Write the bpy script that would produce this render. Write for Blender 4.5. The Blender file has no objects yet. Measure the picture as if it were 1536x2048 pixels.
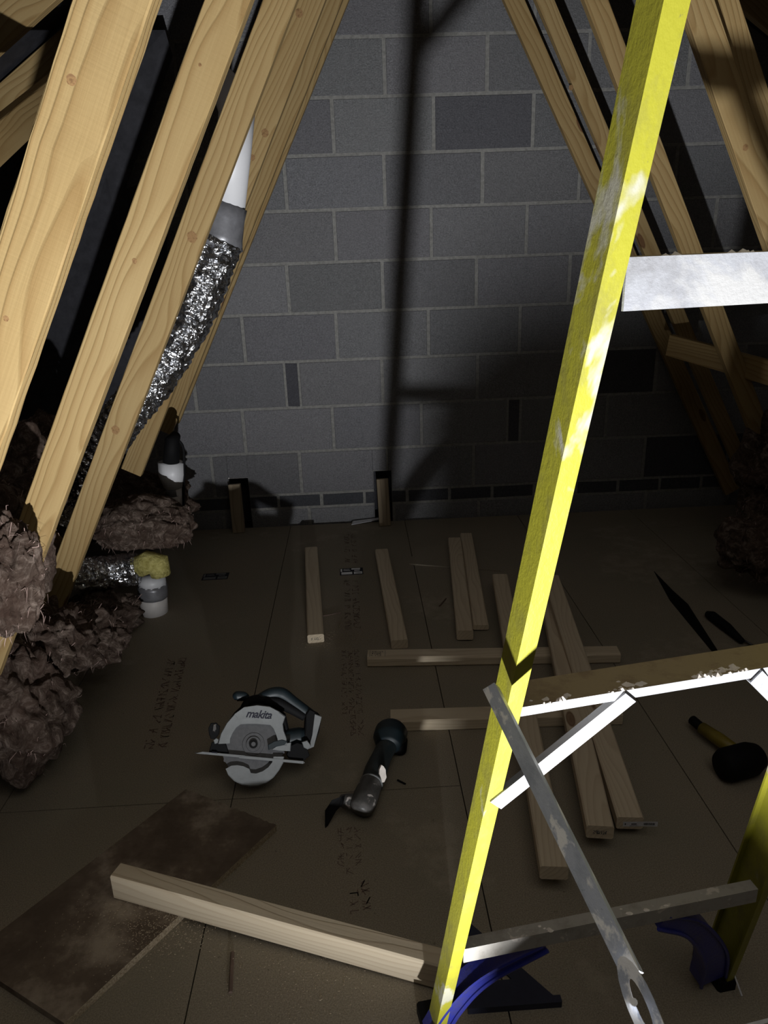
import bpy, bmesh, math, random
from mathutils import Vector, Matrix, noise
random.seed(7)
C = bpy.context.scene.collection
V = Vector

# ------------------------------------------------------------------ camera
FPX, PITCH, YAW, ROLL, CH = 1444.6, .3420, .0345, -.0354, 1.326
WALLY = 3.606
cp, sp = math.cos(PITCH), math.sin(PITCH)
FW = V((math.sin(YAW)*cp, math.cos(YAW)*cp, -sp))
_r0 = V((math.cos(YAW), -math.sin(YAW), 0)); _u0 = _r0.cross(FW)
RT = _r0*math.cos(ROLL) + _u0*math.sin(ROLL)
UP = -_r0*math.sin(ROLL) + _u0*math.cos(ROLL)
CAM = V((0, 0, CH))
cd = bpy.data.cameras.new('camera'); cam = bpy.data.objects.new('camera', cd); C.objects.link(cam)
cd.sensor_fit = 'VERTICAL'; cd.sensor_height = 24; cd.lens = FPX/2048*24
cd.clip_start = .02
cam.matrix_world = Matrix(((RT.x, UP.x, -FW.x, CAM.x), (RT.y, UP.y, -FW.y, CAM.y), (RT.z, UP.z, -FW.z, CAM.z), (0, 0, 0, 1)))
bpy.context.scene.camera = cam

def ray(x, y): return FW*FPX + RT*(x-768) - UP*(y-1024)
def fl(x, y, z=0.):                       # a pixel of the photo onto a level plane
    d = ray(x, y); return CAM + d*((z-CH)/d.z)
def wl(x, y, Y=WALLY):                    # onto an upright plane parallel to the gable
    d = ray(x, y); return CAM + d*(Y/d.y)
def dp(x, y, dep): return CAM + ray(x, y)*(dep/FPX)

# ------------------------------------------------------------------ world, light, exposure
w = bpy.data.worlds.new('world'); bpy.context.scene.world = w; w.use_nodes = True
w.node_tree.nodes['Background'].inputs[0].default_value = (1.0, .93, .84, 1)
w.node_tree.nodes['Background'].inputs[1].default_value = .80
vs = bpy.context.scene.view_settings
vs.view_transform = 'Standard'; vs.look = 'None'; vs.gamma = 1; vs.use_curve_mapping = False
vs.exposure = 0.0

LPOS = V((.082, -.25, .172))
ld = bpy.data.lights.new('torch_beam', 'SPOT'); ld.energy = 335; ld.spot_size = math.radians(106); ld.spot_blend = 1.
ld.shadow_soft_size = .016; ld.color = (.97, .985, 1.0)
lo = bpy.data.objects.new('torch_beam', ld); C.objects.link(lo); lo.location = LPOS
lo.rotation_euler = (V((-.08, 2.2, 2.22)) - LPOS).to_track_quat('-Z', 'Y').to_euler()

# ------------------------------------------------------------------ material helpers
def newmat(name):
    m = bpy.data.materials.new(name); m.use_nodes = True
    nt = m.node_tree; return m, nt, nt.nodes['Principled BSDF']
def N(nt, t, **k):
    n = nt.nodes.new(t)
    for a, b in k.items():
        if a.startswith('i_'):
            key = a[2:]; key = int(key) if key.isdigit() else key.replace('_', ' ')
            n.inputs[key].default_value = b
        else: setattr(n, a, b)
    return n
def ramp(nt, fac, stops, interp='LINEAR'):
    r = N(nt, 'ShaderNodeValToRGB'); r.color_ramp.interpolation = interp
    e = r.color_ramp.elements
    while len(e) < len(stops): e.new(.5)
    for i, (p, c) in enumerate(stops):
        e[i].position = p; e[i].color = (*c, 1) if len(c) == 3 else c
    nt.links.new(fac, r.inputs[0]); return r.outputs[0]
def mix(nt, fac, a, b, typ='MIX'):
    n = N(nt, 'ShaderNodeMix', data_type='RGBA', blend_type=typ)
    for s, v in ((n.inputs[0], fac), (n.inputs[6], a), (n.inputs[7], b)):
        if isinstance(v, (int, float)): s.default_value = v
        elif isinstance(v, tuple): s.default_value = (*v, 1)
        else: nt.links.new(v, s)
    return n.outputs[2]
def math_(nt, op, a, b=None):
    n = N(nt, 'ShaderNodeMath', operation=op)
    for i, v in enumerate((a, b)):
        if v is None: continue
        if isinstance(v, (int, float)): n.inputs[i].default_value = v
        else: nt.links.new(v, n.inputs[i])
    return n.outputs[0]
def coords(nt, scale=(1, 1, 1), rnd=True):
    tc = N(nt, 'ShaderNodeTexCoord'); mp = N(nt, 'ShaderNodeMapping'); mp.inputs['Scale'].default_value = scale
    nt.links.new(tc.outputs['Object'], mp.inputs[0])
    if rnd:
        oi = N(nt, 'ShaderNodeObjectInfo'); cb = N(nt, 'ShaderNodeCombineXYZ')
        nt.links.new(math_(nt, 'MULTIPLY', oi.outputs['Random'], 37.), cb.inputs[0])
        nt.links.new(math_(nt, 'MULTIPLY', oi.outputs['Random'], .11), cb.inputs[1])
        nt.links.new(math_(nt, 'MULTIPLY', oi.outputs['Random'], .07), cb.inputs[2])
        nt.links.new(cb.outputs[0], mp.inputs['Location'])
    return mp.outputs[0]
def noi(nt, vec, scale, detail=4, rough=.55, dist=0.):
    n = N(nt, 'ShaderNodeTexNoise'); nt.links.new(vec, n.inputs['Vector'])
    n.inputs['Scale'].default_value = scale; n.inputs['Detail'].default_value = detail
    n.inputs['Roughness'].default_value = rough; n.inputs['Distortion'].default_value = dist
    return n.outputs['Fac']
def bump(nt, bsdf, h, strength, dist):
    b = N(nt, 'ShaderNodeBump'); b.inputs['Strength'].default_value = strength; b.inputs['Distance'].default_value = dist
    nt.links.new(h, b.inputs['Height']); nt.links.new(b.outputs[0], bsdf.inputs['Normal'])
def link(nt, a, b): nt.links.new(a, b)

def wood(name, light, dark, line, rings=16, bumpd=.0006, knot=(.13, .06, .025)):
    m, nt, b = newmat(name)
    vec = coords(nt, (.22, 1, 1))                   # timber runs along its own x
    # growth rings round an axis just outside the piece
    big = N(nt, 'ShaderNodeTexNoise'); link(nt, vec, big.inputs['Vector'])
    big.inputs['Scale'].default_value = 7.5; big.inputs['Detail'].default_value = 2; big.inputs['Roughness'].default_value = .4
    sub = N(nt, 'ShaderNodeVectorMath', operation='MULTIPLY_ADD'); link(nt, big.outputs['Color'], sub.inputs[0])
    sub.inputs[1].default_value = (.02, .115, .115); link(nt, vec, sub.inputs[2])
    wv = N(nt, 'ShaderNodeTexWave', wave_type='RINGS', rings_direction='X', wave_profile='SAW')
    link(nt, sub.outputs[0], wv.inputs['Vector'])
    wv.inputs['Scale'].default_value = rings; wv.inputs['Distortion'].default_value = .6; wv.inputs['Detail'].default_value = 1
    grain = ramp(nt, wv.outputs['Fac'], [(0, (0, 0, 0)), (.5, (.25, .25, .25)), (.88, (1, 1, 1)), (1, (.1, .1, .1))])
    fine = noi(nt, coords(nt, (3, 170, 170)), 1., 3, .6)
    tone = noi(nt, coords(nt, (1.2, 9, 9)), 1., 3)
    base = mix(nt, ramp(nt, tone, [(.3, (0, 0, 0)), (.7, (1, 1, 1))]), light, dark)
    c1 = mix(nt, math_(nt, 'MULTIPLY', grain, .72), base, line)
    c2 = mix(nt, math_(nt, 'MULTIPLY', ramp(nt, fine, [(.35, (0, 0, 0)), (.75, (1, 1, 1))]), .22), c1, line)
    vo = N(nt, 'ShaderNodeTexVoronoi', feature='F1'); link(nt, coords(nt, (2.3, 7, 7)), vo.inputs['Vector'])
    vo.inputs['Scale'].default_value = 1.; vo.inputs['Randomness'].default_value = 1.
    # knots: stretch distance back so they are round-ish
    k = ramp(nt, vo.outputs['Distance'], [(0, (1, 1, 1)), (.055, (.85, .85, .85)), (.075, (1, 1, 1)), (.095, (.0, .0, .0))])
    c3 = mix(nt, k, c2, knot)
    link(nt, c3, b.inputs['Base Color']); b.inputs['Roughness'].default_value = .72
    b.inputs['Specular IOR Level'].default_value = .25
    saw = noi(nt, coords(nt, (260, 14, 14)), 1., 2)
    h = math_(nt, 'ADD', math_(nt, 'MULTIPLY', grain, 1.1), math_(nt, 'ADD', math_(nt, 'MULTIPLY', fine, .8), math_(nt, 'MULTIPLY', saw, .5)))
    bump(nt, b, h, .5, bumpd)
    return m
M_TRUSS = wood('truss_pine', (.37, .268, .125), (.335, .232, .10), (.225, .135, .048), 24, .0013)
M_CLS = wood('planed_softwood', (.66, .565, .42), (.61, .515, .375), (.50, .40, .28), 26, .0004, (.20, .12, .07))
M_POST = wood('grey_softwood', (.36, .29, .2), (.30, .24, .16), (.2, .15, .1), 17, .0006, (.12, .08, .05))

def speck(name, cols, scale, rough=.85, bd=.001, bs=.5, spec=.3, metal=0., extra=None, vec_scale=(1, 1, 1)):
    m, nt, b = newmat(name); v = coords(nt, vec_scale)
    n1 = noi(nt, v, scale, 6, .65); c = ramp(nt, n1, cols)
    link(nt, c, b.inputs['Base Color']); b.inputs['Roughness'].default_value = rough
    b.inputs['Specular IOR Level'].default_value = spec; b.inputs['Metallic'].default_value = metal
    if bd: bump(nt, b, n1, bs, bd)
    return m
def plain(name, col, rough=.5, metal=0., spec=.5, scale=60, var=.12, bd=.0002):
    a = tuple(max(0, x*(1-var)) for x in col); d = tuple(min(1, x*(1+var)) for x in col)
    return speck(name, [(.3, a), (.7, d)], scale, rough, bd, .3, spec, metal)

# block wall: each block carries its own tone in a face attribute
m, nt, b = newmat('concrete_block'); M_BLOCK = m
at = N(nt, 'ShaderNodeAttribute', attribute_name='tone'); v = coords(nt, rnd=False)
n1 = noi(nt, v, 9, 5, .6); n2 = noi(nt, v, 150, 5, .8); n3 = noi(nt, v, 75, 5, .8)
c = ramp(nt, n2, [(.28, (.12, .12, .126)), (.5, (.255, .256, .266)), (.72, (.44, .44, .455))])
c = mix(nt, .35, c, ramp(nt, n3, [(.3, (.13, .13, .136)), (.7, (.40, .401, .415))]))
c = mix(nt, ramp(nt, n1, [(.35, (0, 0, 0)), (.8, (.55, .55, .55))]), c, (.28, .275, .285))
c = mix(nt, 1., c, at.outputs['Color'], 'MULTIPLY')
link(nt, c, b.inputs['Base Color']); b.inputs['Roughness'].default_value = .93; b.inputs['Specular IOR Level'].default_value = .15
bump(nt, b, math_(nt, 'ADD', n2, math_(nt, 'MULTIPLY', n3, 1.4)), 1., .005)
M_MORTAR = speck('mortar', [(.3, (.17, .167, .158)), (.7, (.30, .295, .28))], 60, .95, .003, .6, .1)

# moisture-proof chipboard
m, nt, b = newmat('chipboard_floor'); M_FLOOR = m
v = coords(nt, rnd=False)
n1 = noi(nt, v, 340, 3, .7); n2 = noi(nt, v, 2.3, 4, .6); n3 = noi(nt, v, 14, 6, .7); n4 = noi(nt, v, 60, 3, .6)
c = ramp(nt, n1, [(.3, (.175, .145, .108)), (.5, (.27, .228, .172)), (.72, (.40, .345, .27))])
c = mix(nt, ramp(nt, n2, [(.35, (0, 0, 0)), (.7, (.5, .5, .5))]), c, (.21, .20, .15))
dust = ramp(nt, math_(nt, 'MULTIPLY', n3, ramp(nt, noi(nt, v, 1.1, 2), [(.4, (0, 0, 0)), (.62, (1, 1, 1))])), [(.42, (0, 0, 0)), (.62, (.55, .55, .55))])
c = mix(nt, dust, c, (.40, .34, .265))
c = mix(nt, ramp(nt, n4, [(.68, (0, 0, 0)), (.74, (.5, .5, .5))]), c, (.08, .06, .045))
link(nt, c, b.inputs['Base Color']); b.inputs['Roughness'].default_value = .8; b.inputs['Specular IOR Level'].default_value = .25
bump(nt, b, n1, .35, .0006)
M_CHIPEDGE = speck('chipboard_edge', [(.3, (.16, .12, .075)), (.5, (.36, .29, .2)), (.7, (.52, .44, .33))], 260, .9, .001)
M_SHEET = speck('dusty_board', [(.38, (.11, .082, .06)), (.5, (.155, .118, .088)), (.66, (.36, .30, .235))], 7, .85, .0004)

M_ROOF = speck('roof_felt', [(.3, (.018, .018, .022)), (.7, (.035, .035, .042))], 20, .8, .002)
# foil
m, nt, b = newmat('aluminium_foil'); M_FOIL = m
v = coords(nt); n1 = noi(nt, v, 26, 3, .6, .8); vo = N(nt, 'ShaderNodeTexVoronoi', feature='F1', distance='MANHATTAN'); link(nt, v, vo.inputs['Vector']); vo.inputs['Scale'].default_value = 26
b.inputs['Base Color'].default_value = (.70, .71, .74, 1); b.inputs['Metallic'].default_value = 1; b.inputs['Roughness'].default_value = .24
bump(nt, b, math_(nt, 'ADD', n1, math_(nt, 'MULTIPLY', vo.outputs['Distance'], .8)), .9, .012)
M_TAPE = plain('grey_duct_tape', (.20, .20, .215), .38, .3, .5, 30, .2, .002)
M_PVC = plain('white_plastic', (.66, .66, .68), .42, 0, .5, 8, .05)
M_PVCDIRTY = plain('white_soil_pipe', (.60, .57, .55), .5, 0, .5, 8, .1)
M_YWOOL = speck('yellow_wool', [(.3, (.30, .26, .07)), (.7, (.62, .56, .22))], 60, 1., .01, 1., .05)
# mineral wool
m, nt, b = newmat('mineral_wool'); M_WOOL = m
v = coords(nt); n1 = noi(nt, v, 22, 8, .78, 1.2); n2 = noi(nt, v, 7, 4)
c = ramp(nt, n1, [(.34, (.035, .022, .017)), (.5, (.10, .073, .058)), (.66, (.31, .245, .205))])
c = mix(nt, ramp(nt, n2, [(.4, (0, 0, 0)), (.7, (.6, .6, .6))]), c, (.085, .052, .04))
link(nt, c, b.inputs['Base Color']); b.inputs['Roughness'].default_value = 1.; b.inputs['Specular IOR Level'].default_value = .03
bump(nt, b, n1, .8, .02)
M_FIBRE = plain('wool_fibre', (.42, .30, .265), .9, 0, .1, 20, .2, 0)

# fibreglass stile with plaster smears
def paint(name, base, dirt, splash, amt, rough=.42, vs_=(1, 1, 1), sc=26, spl=9):
    m, nt, b = newmat(name); v = coords(nt, vs_)
    n1 = noi(nt, v, sc, 6, .7); n2 = noi(nt, v, spl, 5, .62, .4); n3 = noi(nt, v, 190, 3, .7)
    c = mix(nt, ramp(nt, n1, [(.48, (0, 0, 0)), (.72, (.75, .75, .75))]), base, dirt)
    c = mix(nt, ramp(nt, n2, [(amt, (0, 0, 0)), (amt+.05, (.9, .9, .9))]), c, splash)
    c = mix(nt, ramp(nt, n3, [(.70, (0, 0, 0)), (.76, (.7, .7, .7))]), c, dirt)
    link(nt, c, b.inputs['Base Color']); b.inputs['Roughness'].default_value = rough
    bump(nt, b, math_(nt, 'ADD', n2, n3), .35, .0012)
    return m
M_YEL = paint('yellow_fibreglass', (.29, .275, .024), (.17, .155, .045), (.38, .37, .31), .56, .4, (1, 1, .55))
M_ALU = paint('dusty_aluminium', (.46, .50, .60), (.20, .23, .31), (.90, .90, .92), .54, .45, (1, .35, 1), sc=24, spl=42)
M_ALUWHITE = paint('plastered_aluminium', (.33, .335, .36), (.20, .195, .20), (.42, .415, .41), .50, .55, spl=8)
M_TREAD = paint('grubby_tread', (.30, .235, .13), (.15, .10, .06), (.66, .60, .54), .70, .8, spl=30)
M_TREADGREY = paint('grubby_aluminium', (.34, .32, .29), (.2, .18, .15), (.55, .5, .45), .62, .7, spl=30)
M_PLASTER = plain('dried_plaster', (.78, .72, .66), .9)
M_BLUE = paint('blue_plastic', (.028, .035, .26), (.05, .05, .13), (.35, .33, .4), .70, .35, spl=30)
M_NAVY = plain('dark_navy_metal', (.028, .032, .058), .42, .3)
M_BLACK = plain('black_rubber', (.0035, .0035, .004), .75, 0, .2)
M_STEEL = plain('blade_steel', (.10, .10, .105), .42, .6, .5, 90, .15)
M_BRIGHT = plain('polished_steel', (.75, .76, .78), .18, 1.)
M_SAWGREY = plain('cast_magnesium', (.19, .198, .20), .55, .1, .4, 40, .1)
M_TEAL = plain('dark_teal_plastic', (.005, .0125, .017), .5, 0, .5, 50, .15)
M_TOOLBODY = paint('dusty_tool_casing', (.010, .016, .018), (.03, .03, .029), (.30, .27, .25), .69, .5, spl=14)
M_TOOLHEAD = paint('plastered_gearcase', (.06, .058, .055), (.13, .12, .115), (.55, .50, .47), .56, .45, spl=30)
M_INK = plain('red_brown_ink', (.15, .105, .085), .8, 0, .2, 40, .2, 0)
M_PAPER = plain('white_paper', (.62, .62, .66), .7)
M_PRINTBLACK = plain('black_print', (.02, .02, .03), .7, 0, .2, 20, .1, 0)
M_GREYINK = plain('grey_print', (.10, .105, .115), .7, 0, .2, 20, .1, 0)
M_YHANDLE = plain('yellow_handle', (.20, .15, .015), .5)

# ------------------------------------------------------------------ mesh helpers
def obj(name, verts, faces, mats, parent=None, mw=None, fmat=None, smooth=False, loc=None):
    me = bpy.data.meshes.new(name)
    if loc is not None: verts = [V(q)-V(loc) for q in verts]
    me.from_pydata([tuple(q) for q in verts], [], faces)
    if not isinstance(mats, (list, tuple)): mats = [mats]
    for mm in mats: me.materials.append(mm)
    if fmat:
        for p, i in zip(me.polygons, fmat): p.material_index = i
    if smooth:
        for p in me.polygons: p.use_smooth = True
    bm = bmesh.new(); bm.from_mesh(me); bmesh.ops.recalc_face_normals(bm, faces=bm.faces); bm.to_mesh(me); bm.free()
    o = bpy.data.objects.new(name, me); C.objects.link(o)
    if parent is not None:
        o.parent = parent; o.matrix_parent_inverse = parent_inv(parent)
    if mw is not None: o.matrix_world = mw if parent is None else mw
    if loc is not None: o.location = loc
    return o
_inv = {}
def parent_inv(p): return _inv[p.name].copy() if p.name in _inv else Matrix.Identity(4)
def tag(o, label, cat, group=None, kind=None):
    if label: o['label'] = label
    if cat: o['category'] = cat
    if group: o['group'] = group
    if kind: o['kind'] = kind
    return o
def empty(name, loc, label, cat, group=None):
    e = bpy.data.objects.new(name, None); C.objects.link(e); e.location = loc; e.empty_display_size = .05
    _inv[e.name] = Matrix.Translation(-V(loc))
    return tag(e, label, cat, group)

class MB:
    def __init__(s): s.v = []; s.f = []; s.m = []
    def add(s, v, f, mi=0):
        k = len(s.v); s.v += [V(q) for q in v]; s.f += [tuple(i+k for i in g) for g in f]; s.m += [mi]*len(f)
    def prism(s, poly, o, ax, ay, az, length, mi=0, ends=True, endmi=None):
        """2-D outline in the ax/ay plane at o, pushed out along az"""
        n = len(poly)
        a = [o + ax*p[0] + ay*p[1] for p in poly]; bb = [q + az*length for q in a]
        f = [(i, (i+1) % n, n+(i+1) % n, n+i) for i in range(n)]
        s.add(a+bb, f, mi)
        if ends:
            s.add(a, [tuple(range(n))], mi if endmi is None else endmi); s.add(bb, [tuple(range(n))], mi if endmi is None else endmi)
    def box(s, c, ax, ay, az, hx, hy, hz, ch=.002, mi=0):
        p = [(-hx+ch, -hy), (hx-ch, -hy), (hx, -hy+ch), (hx, hy-ch), (hx-ch, hy), (-hx+ch, hy), (-hx, hy-ch), (-hx, -hy+ch)]
        s.prism(p, c-az*hz, ax, ay, az, 2*hz, mi)
    def bar(s, p0, p1, poly, xh, mi=0, skew=None):
        az = (p1-p0); L = az.length; az.normalize()
        ax = (xh - az*xh.dot(az)).normalized(); ay = az.cross(ax)
        s.prism(poly, p0, ax, ay, az, L, mi)
    def tube(s, pts, rad, n=16, mi=0, cap=True, fn=None, flat=1.):
        pts = [V(p) for p in pts]; m_ = len(pts)
        if not isinstance(rad, (list, tuple)): rad = [rad]*m_
        up = V((0, 0, 1)); ring = []; prev = None
        for i in range(m_):
            t = (pts[min(i+1, m_-1)] - pts[max(i-1, 0)]).normalized()
            if prev is None:
                a = t.cross(up); a = a.normalized() if a.length > .05 else V((1, 0, 0))
            else: a = (prev - t*prev.dot(t)).normalized()
            prev = a; bb = t.cross(a)
            for k in range(n):
                th = 2*math.pi*k/n; r = rad[i]*(fn(i, k) if fn else 1)
                ring.append(pts[i] + a*math.cos(th)*r + bb*math.sin(th)*r*flat)
        f = [(i*n+k, i*n+(k+1) % n, (i+1)*n+(k+1) % n, (i+1)*n+k) for i in range(m_-1) for k in range(n)]
        if cap: f += [tuple(range(n)), tuple((m_-1)*n+k for k in range(n))]
        s.add(ring, f, mi)
    def build(s, name, mats, parent=None, smooth=False, loc=None, mw=None):
        if parent is not None and loc is None and mw is None:
            loc = parent.location.copy()
            me_v = [q-loc for q in s.v]
            o = obj(name, me_v, s.f, mats, None, None, s.m, smooth)
            o.parent = parent
            return o
        return obj(name, s.v, s.f, mats, parent, mw, s.m, smooth, loc)

def chamf(w_, h_, c):
    a, b_ = w_/2, h_/2
    return [(-a+c, -b_), (a-c, -b_), (a, -b_+c), (a, b_-c), (a-c, b_), (-a+c, b_), (-a, b_-c), (-a, -b_+c)]
def spline(pts, n):
    """Catmull-Rom through the points"""
    P = [V(p) for p in pts]; P = [P[0]*2-P[1]] + P + [P[-1]*2-P[-2]]; out = []
    for i in range(1, len(P)-2):
        for k in range(n):
            t = k/n; a, b_, c_, d = P[i-1], P[i], P[i+1], P[i+2]
            out.append(.5*((2*b_)+(c_-a)*t+(2*a-5*b_+4*c_-d)*t*t+(3*b_-a-3*c_+d)*t**3))
    out.append(P[-2]); return out

def timber(name, p0, p1, w_, h_, up, mat, ch=.0025, rough=0., parent=None, seg=None, endcut=0.):
    """a length of sawn timber from p0 to p1 (axis at its centre), w_ across, h_ along up"""
    p0, p1 = V(p0), V(p1); ax = (p1-p0); L = ax.length; ax.normalize()
    az = (up - ax*up.dot(ax)).normalized(); ay = az.cross(ax)
    seg = seg or max(2, int(L/.03)); sec = chamf(w_, h_, ch); n = 8; vs_ = []; rnd = random.Random(hash(name) % 99 + int(L*1000))
    for i in range(seg+1):
        x = L*i/seg
        for k, (a, b_) in enumerate(sec):
            j = 0.
            if rough: j = rough*(noise.noise(V((x*22+k*.1, (k//2)*7.3, L*9)))+.6*noise.noise(V((x*75, (k//2)*3.1, L)))); 
            xx = x + (endcut*b_/h_*2 if i in (0, seg) else 0)
            vs_.append(V((xx, a*(1+j/w_), b_*(1+j/h_))))
    f = [(i*n+k, i*n+(k+1) % n, (i+1)*n+(k+1) % n, (i+1)*n+k) for i in range(seg) for k in range(n)]
    f += [tuple(range(n)), tuple(seg*n+k for k in range(n))]
    mw = Matrix(((ax.x, ay.x, az.x, p0.x), (ax.y, ay.y, az.y, p0.y), (ax.z, ay.z, az.z, p0.z), (0, 0, 0, 1)))
    return obj(name, vs_, f, mat, parent, mw)

# ================================================================== SETTING
# ---- gable wall of blocks
def in_pocket(x0, x1, z0, z1, pk):
    return any(x1 > a and x0 < b_ and z1 > c_ and z0 < d for a, b_, c_, d in pk)
POCKETS = [(-.672, -.573, 0., .262), (.076, .170, 0., .268)]
bvs, bfs, tones = [], [], []
def block(x0, x1, z0, z1, tone, depth=.0035):
    ch = .003; k = len(bvs); y0 = WALLY + .004; y1 = y0-depth-.0005*random.random()
    tw = random.uniform(-.0012, .0012); sd = random.uniform(-.0015, .0015)
    x0 += random.uniform(0, .002); x1 -= random.uniform(0, .002)
    bvs.extend([(x0, y0, z0+tw), (x1, y0, z0-tw), (x1, y0, z1-tw), (x0, y0, z1+tw), (x0+ch, y1+sd, z0+ch+tw), (x1-ch, y1-sd, z0+ch-tw), (x1-ch, y1-sd, z1-ch-tw), (x0+ch, y1+sd, z1-ch+tw)])
    for q in ((4, 5, 6, 7), (0, 1, 5, 4), (1, 2, 6, 5), (2, 3, 7, 6), (3, 0, 4, 7)):
        bfs.append(tuple(i+k for i in q)); tones.append(tone)
def put(x0, x1, z0, z1, tone):
    segs = [(x0, x1)]
    for a, b_, c_, d in POCKETS:
        if z1 > c_+.01 and z0 < d-.02:
            ns = []
            for s0, s1 in segs:
                if s1 <= a or s0 >= b_: ns.append((s0, s1)); continue
                if s0 < a-.012: ns.append((s0, a))
                if s1 > b_+.012: ns.append((b_, s1))
            segs = ns
    for a, b_, c_, d in POCKETS:
        if z1 > d+.03 and z0 < d-.02 and x0 < b_ and x1 > a: block(max(a, x0)-.004, min(b_, x1)+.004, d+.004, z1, tone)
    for s0, s1 in segs: block(s0, s1, z0, z1, tone)
ZT, CHT = 2.2118, .2277; J = .0065
offs = {0: .195, 1: -.043, 2: .18, 3: -.058, 4: .156, 5: -.076, 6: None, 7: -.118, 8: .150}
rw = random.Random(11)
def T(): 
    g = rw.uniform(.84, 1.1); return (g, g*rw.uniform(.985, 1.01), g*rw.uniform(.99, 1.03))
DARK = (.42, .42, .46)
for k in range(-5, 9):
    z1 = ZT - CHT*k; z0 = z1 - CHT
    o_ = offs.get(k, .195 if k % 2 == 0 else -.05)
    if k == 6:                                    # course with a dark closer slip
        xs = [(-4.5+.45*i, -4.5+.45*(i+1)) for i in range(8)]
        sx0, sx1 = wl(571, 765).x, wl(598, 765).x
        a = sx0
        while a > -4.4: put(a-.45+J, a-J, z0+J, z1-J, T()); a -= .45
        put(sx0+J*.4, sx1-J*.4, z0+J, z1-J, DARK)
        jx = [sx1, wl(765, 765).x, wl(955, 765).x, wl(1160, 755).x, wl(1312, 745).x]
        for i in range(len(jx)-1): put(jx[i]+J, jx[i+1]-J, z0+J, z1-J, DARK if i == 3 else T())
        a = jx[-1]
        while a < 5: put(a+J, a+.45-J, z0+J, z1-J, T()); a += .45
        continue
    if k == 7:
        sx0, sx1 = wl(1016, 837).x, wl(1040, 837).x
        a = -.118+.45
        a = -.1187
        lefts = a
        while a > -4.4: put(a-.45+J, a-J, z0+J, z1-J, T()); a -= .45
        put(lefts+J, lefts+.45-J, z0+J, z1-J, T()); a = lefts+.45
        put(a+J, sx0-J, z0+J, z1-J, T()); put(sx0+J*.4, sx1-J*.4, z0+J, z1-J, DARK)
        a = sx1
        while a < 5: put(a+J, a+.45-J, z0+J, z1-J, T()); a += .45
        continue
    x = o_ - .45*11
    while x < 5.2:
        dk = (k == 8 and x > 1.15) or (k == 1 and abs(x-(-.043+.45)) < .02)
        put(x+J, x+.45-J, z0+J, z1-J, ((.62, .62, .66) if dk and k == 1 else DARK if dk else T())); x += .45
zb1 = ZT - CHT*9; zb0 = zb1-.075                  # band of dark bricks near the floor
x = wl(557, 1000).x - .225*18
while x < 5:
    put(x+J, x+.225-J, zb0+J, zb1-J, (.36, .37, .40) if abs(x-wl(505, 1000).x) > .02 else (.5, .5, .52)); x += .225
x = -.27 - .45*9
while x < 5: put(x+J, x+.45-J, zb0-.2277+J, zb0-J, (1.02, 1.02, 1.02)); x += .45
k = len(bvs)
# mortar bed behind, with the two pockets left open
def mq(x0, x1, z0, z1):
    q = len(bvs); bvs.extend([(x0, WALLY+.0035, z0), (x1, WALLY+.0035, z0), (x1, WALLY+.0035, z1), (x0, WALLY+.0035, z1)])
    bfs.append((q, q+1, q+2, q+3)); tones.append(None)
mq(-4.6, 5.3, .268, 3.4)
xs = [-4.6]
for a, b_, c_, d in POCKETS: mq(xs[-1], a, -.2, .268); xs.append(b_)
mq(xs[-1], 5.3, -.2, .268)
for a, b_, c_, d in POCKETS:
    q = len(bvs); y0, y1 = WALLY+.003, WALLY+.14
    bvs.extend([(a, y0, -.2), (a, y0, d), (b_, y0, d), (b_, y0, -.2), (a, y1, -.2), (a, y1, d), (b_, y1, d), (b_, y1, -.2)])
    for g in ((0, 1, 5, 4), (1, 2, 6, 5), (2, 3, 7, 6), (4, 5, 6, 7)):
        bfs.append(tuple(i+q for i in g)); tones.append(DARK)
me = bpy.data.meshes.new('wall_back'); me.from_pydata([tuple(q) for q in bvs], [], bfs)
me.materials.append(M_BLOCK); me.materials.append(M_MORTAR)
ca = me.color_attributes.new('tone', 'FLOAT_COLOR', 'CORNER')
for p, t in zip(me.polygons, tones):
    p.material_index = 1 if t is None else 0
    for li in p.loop_indices: ca.data[li].color = (*(t or (1, 1, 1)), 1)
wb = bpy.data.objects.new('wall_back', me); C.objects.link(wb); wb['kind'] = 'structure'

# ---- chipboard floor, boards 600 wide with hairline gaps
fb = MB(); th = .022
rowx = [-.9697 + .6*i for i in range(-5, 8)]
for i, x0 in enumerate(rowx):
    x1 = x0+.6; cuts = [-1.2, (1.545 if x0 < 0 else .62 if i % 2 else 2.6)]
    ys = sorted(set([-1.2] + ([1.545] if -1.2 < x0 < -.3 else [.60] if x0 < .3 else [.9, 3.3]) + [3.575]))
    for a, b_ in zip(ys[:-1], ys[1:]):
        g = .0014
        e = b_ - (g if b_ < 3.5 else 0)
        fb.box(V(((x0+x1)/2, (a+g+e)/2, -th/2)), V((1, 0, 0)), V((0, 1, 0)), V((0, 0, 1)), .3-g, (e-a-g)/2, th/2, .0006)
floor = fb.build('floor', [M_FLOOR]); floor['kind'] = 'structure'
sf = MB(); sf.add([(-4.6, -1.3, -.024), (5.3, -1.3, -.024), (5.3, 3.75, -.024), (-4.6, 3.75, -.024)], [(0, 1, 2, 3)])
o = sf.build('trim_1', [M_ROOF]); o['kind'] = 'structure'

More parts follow.
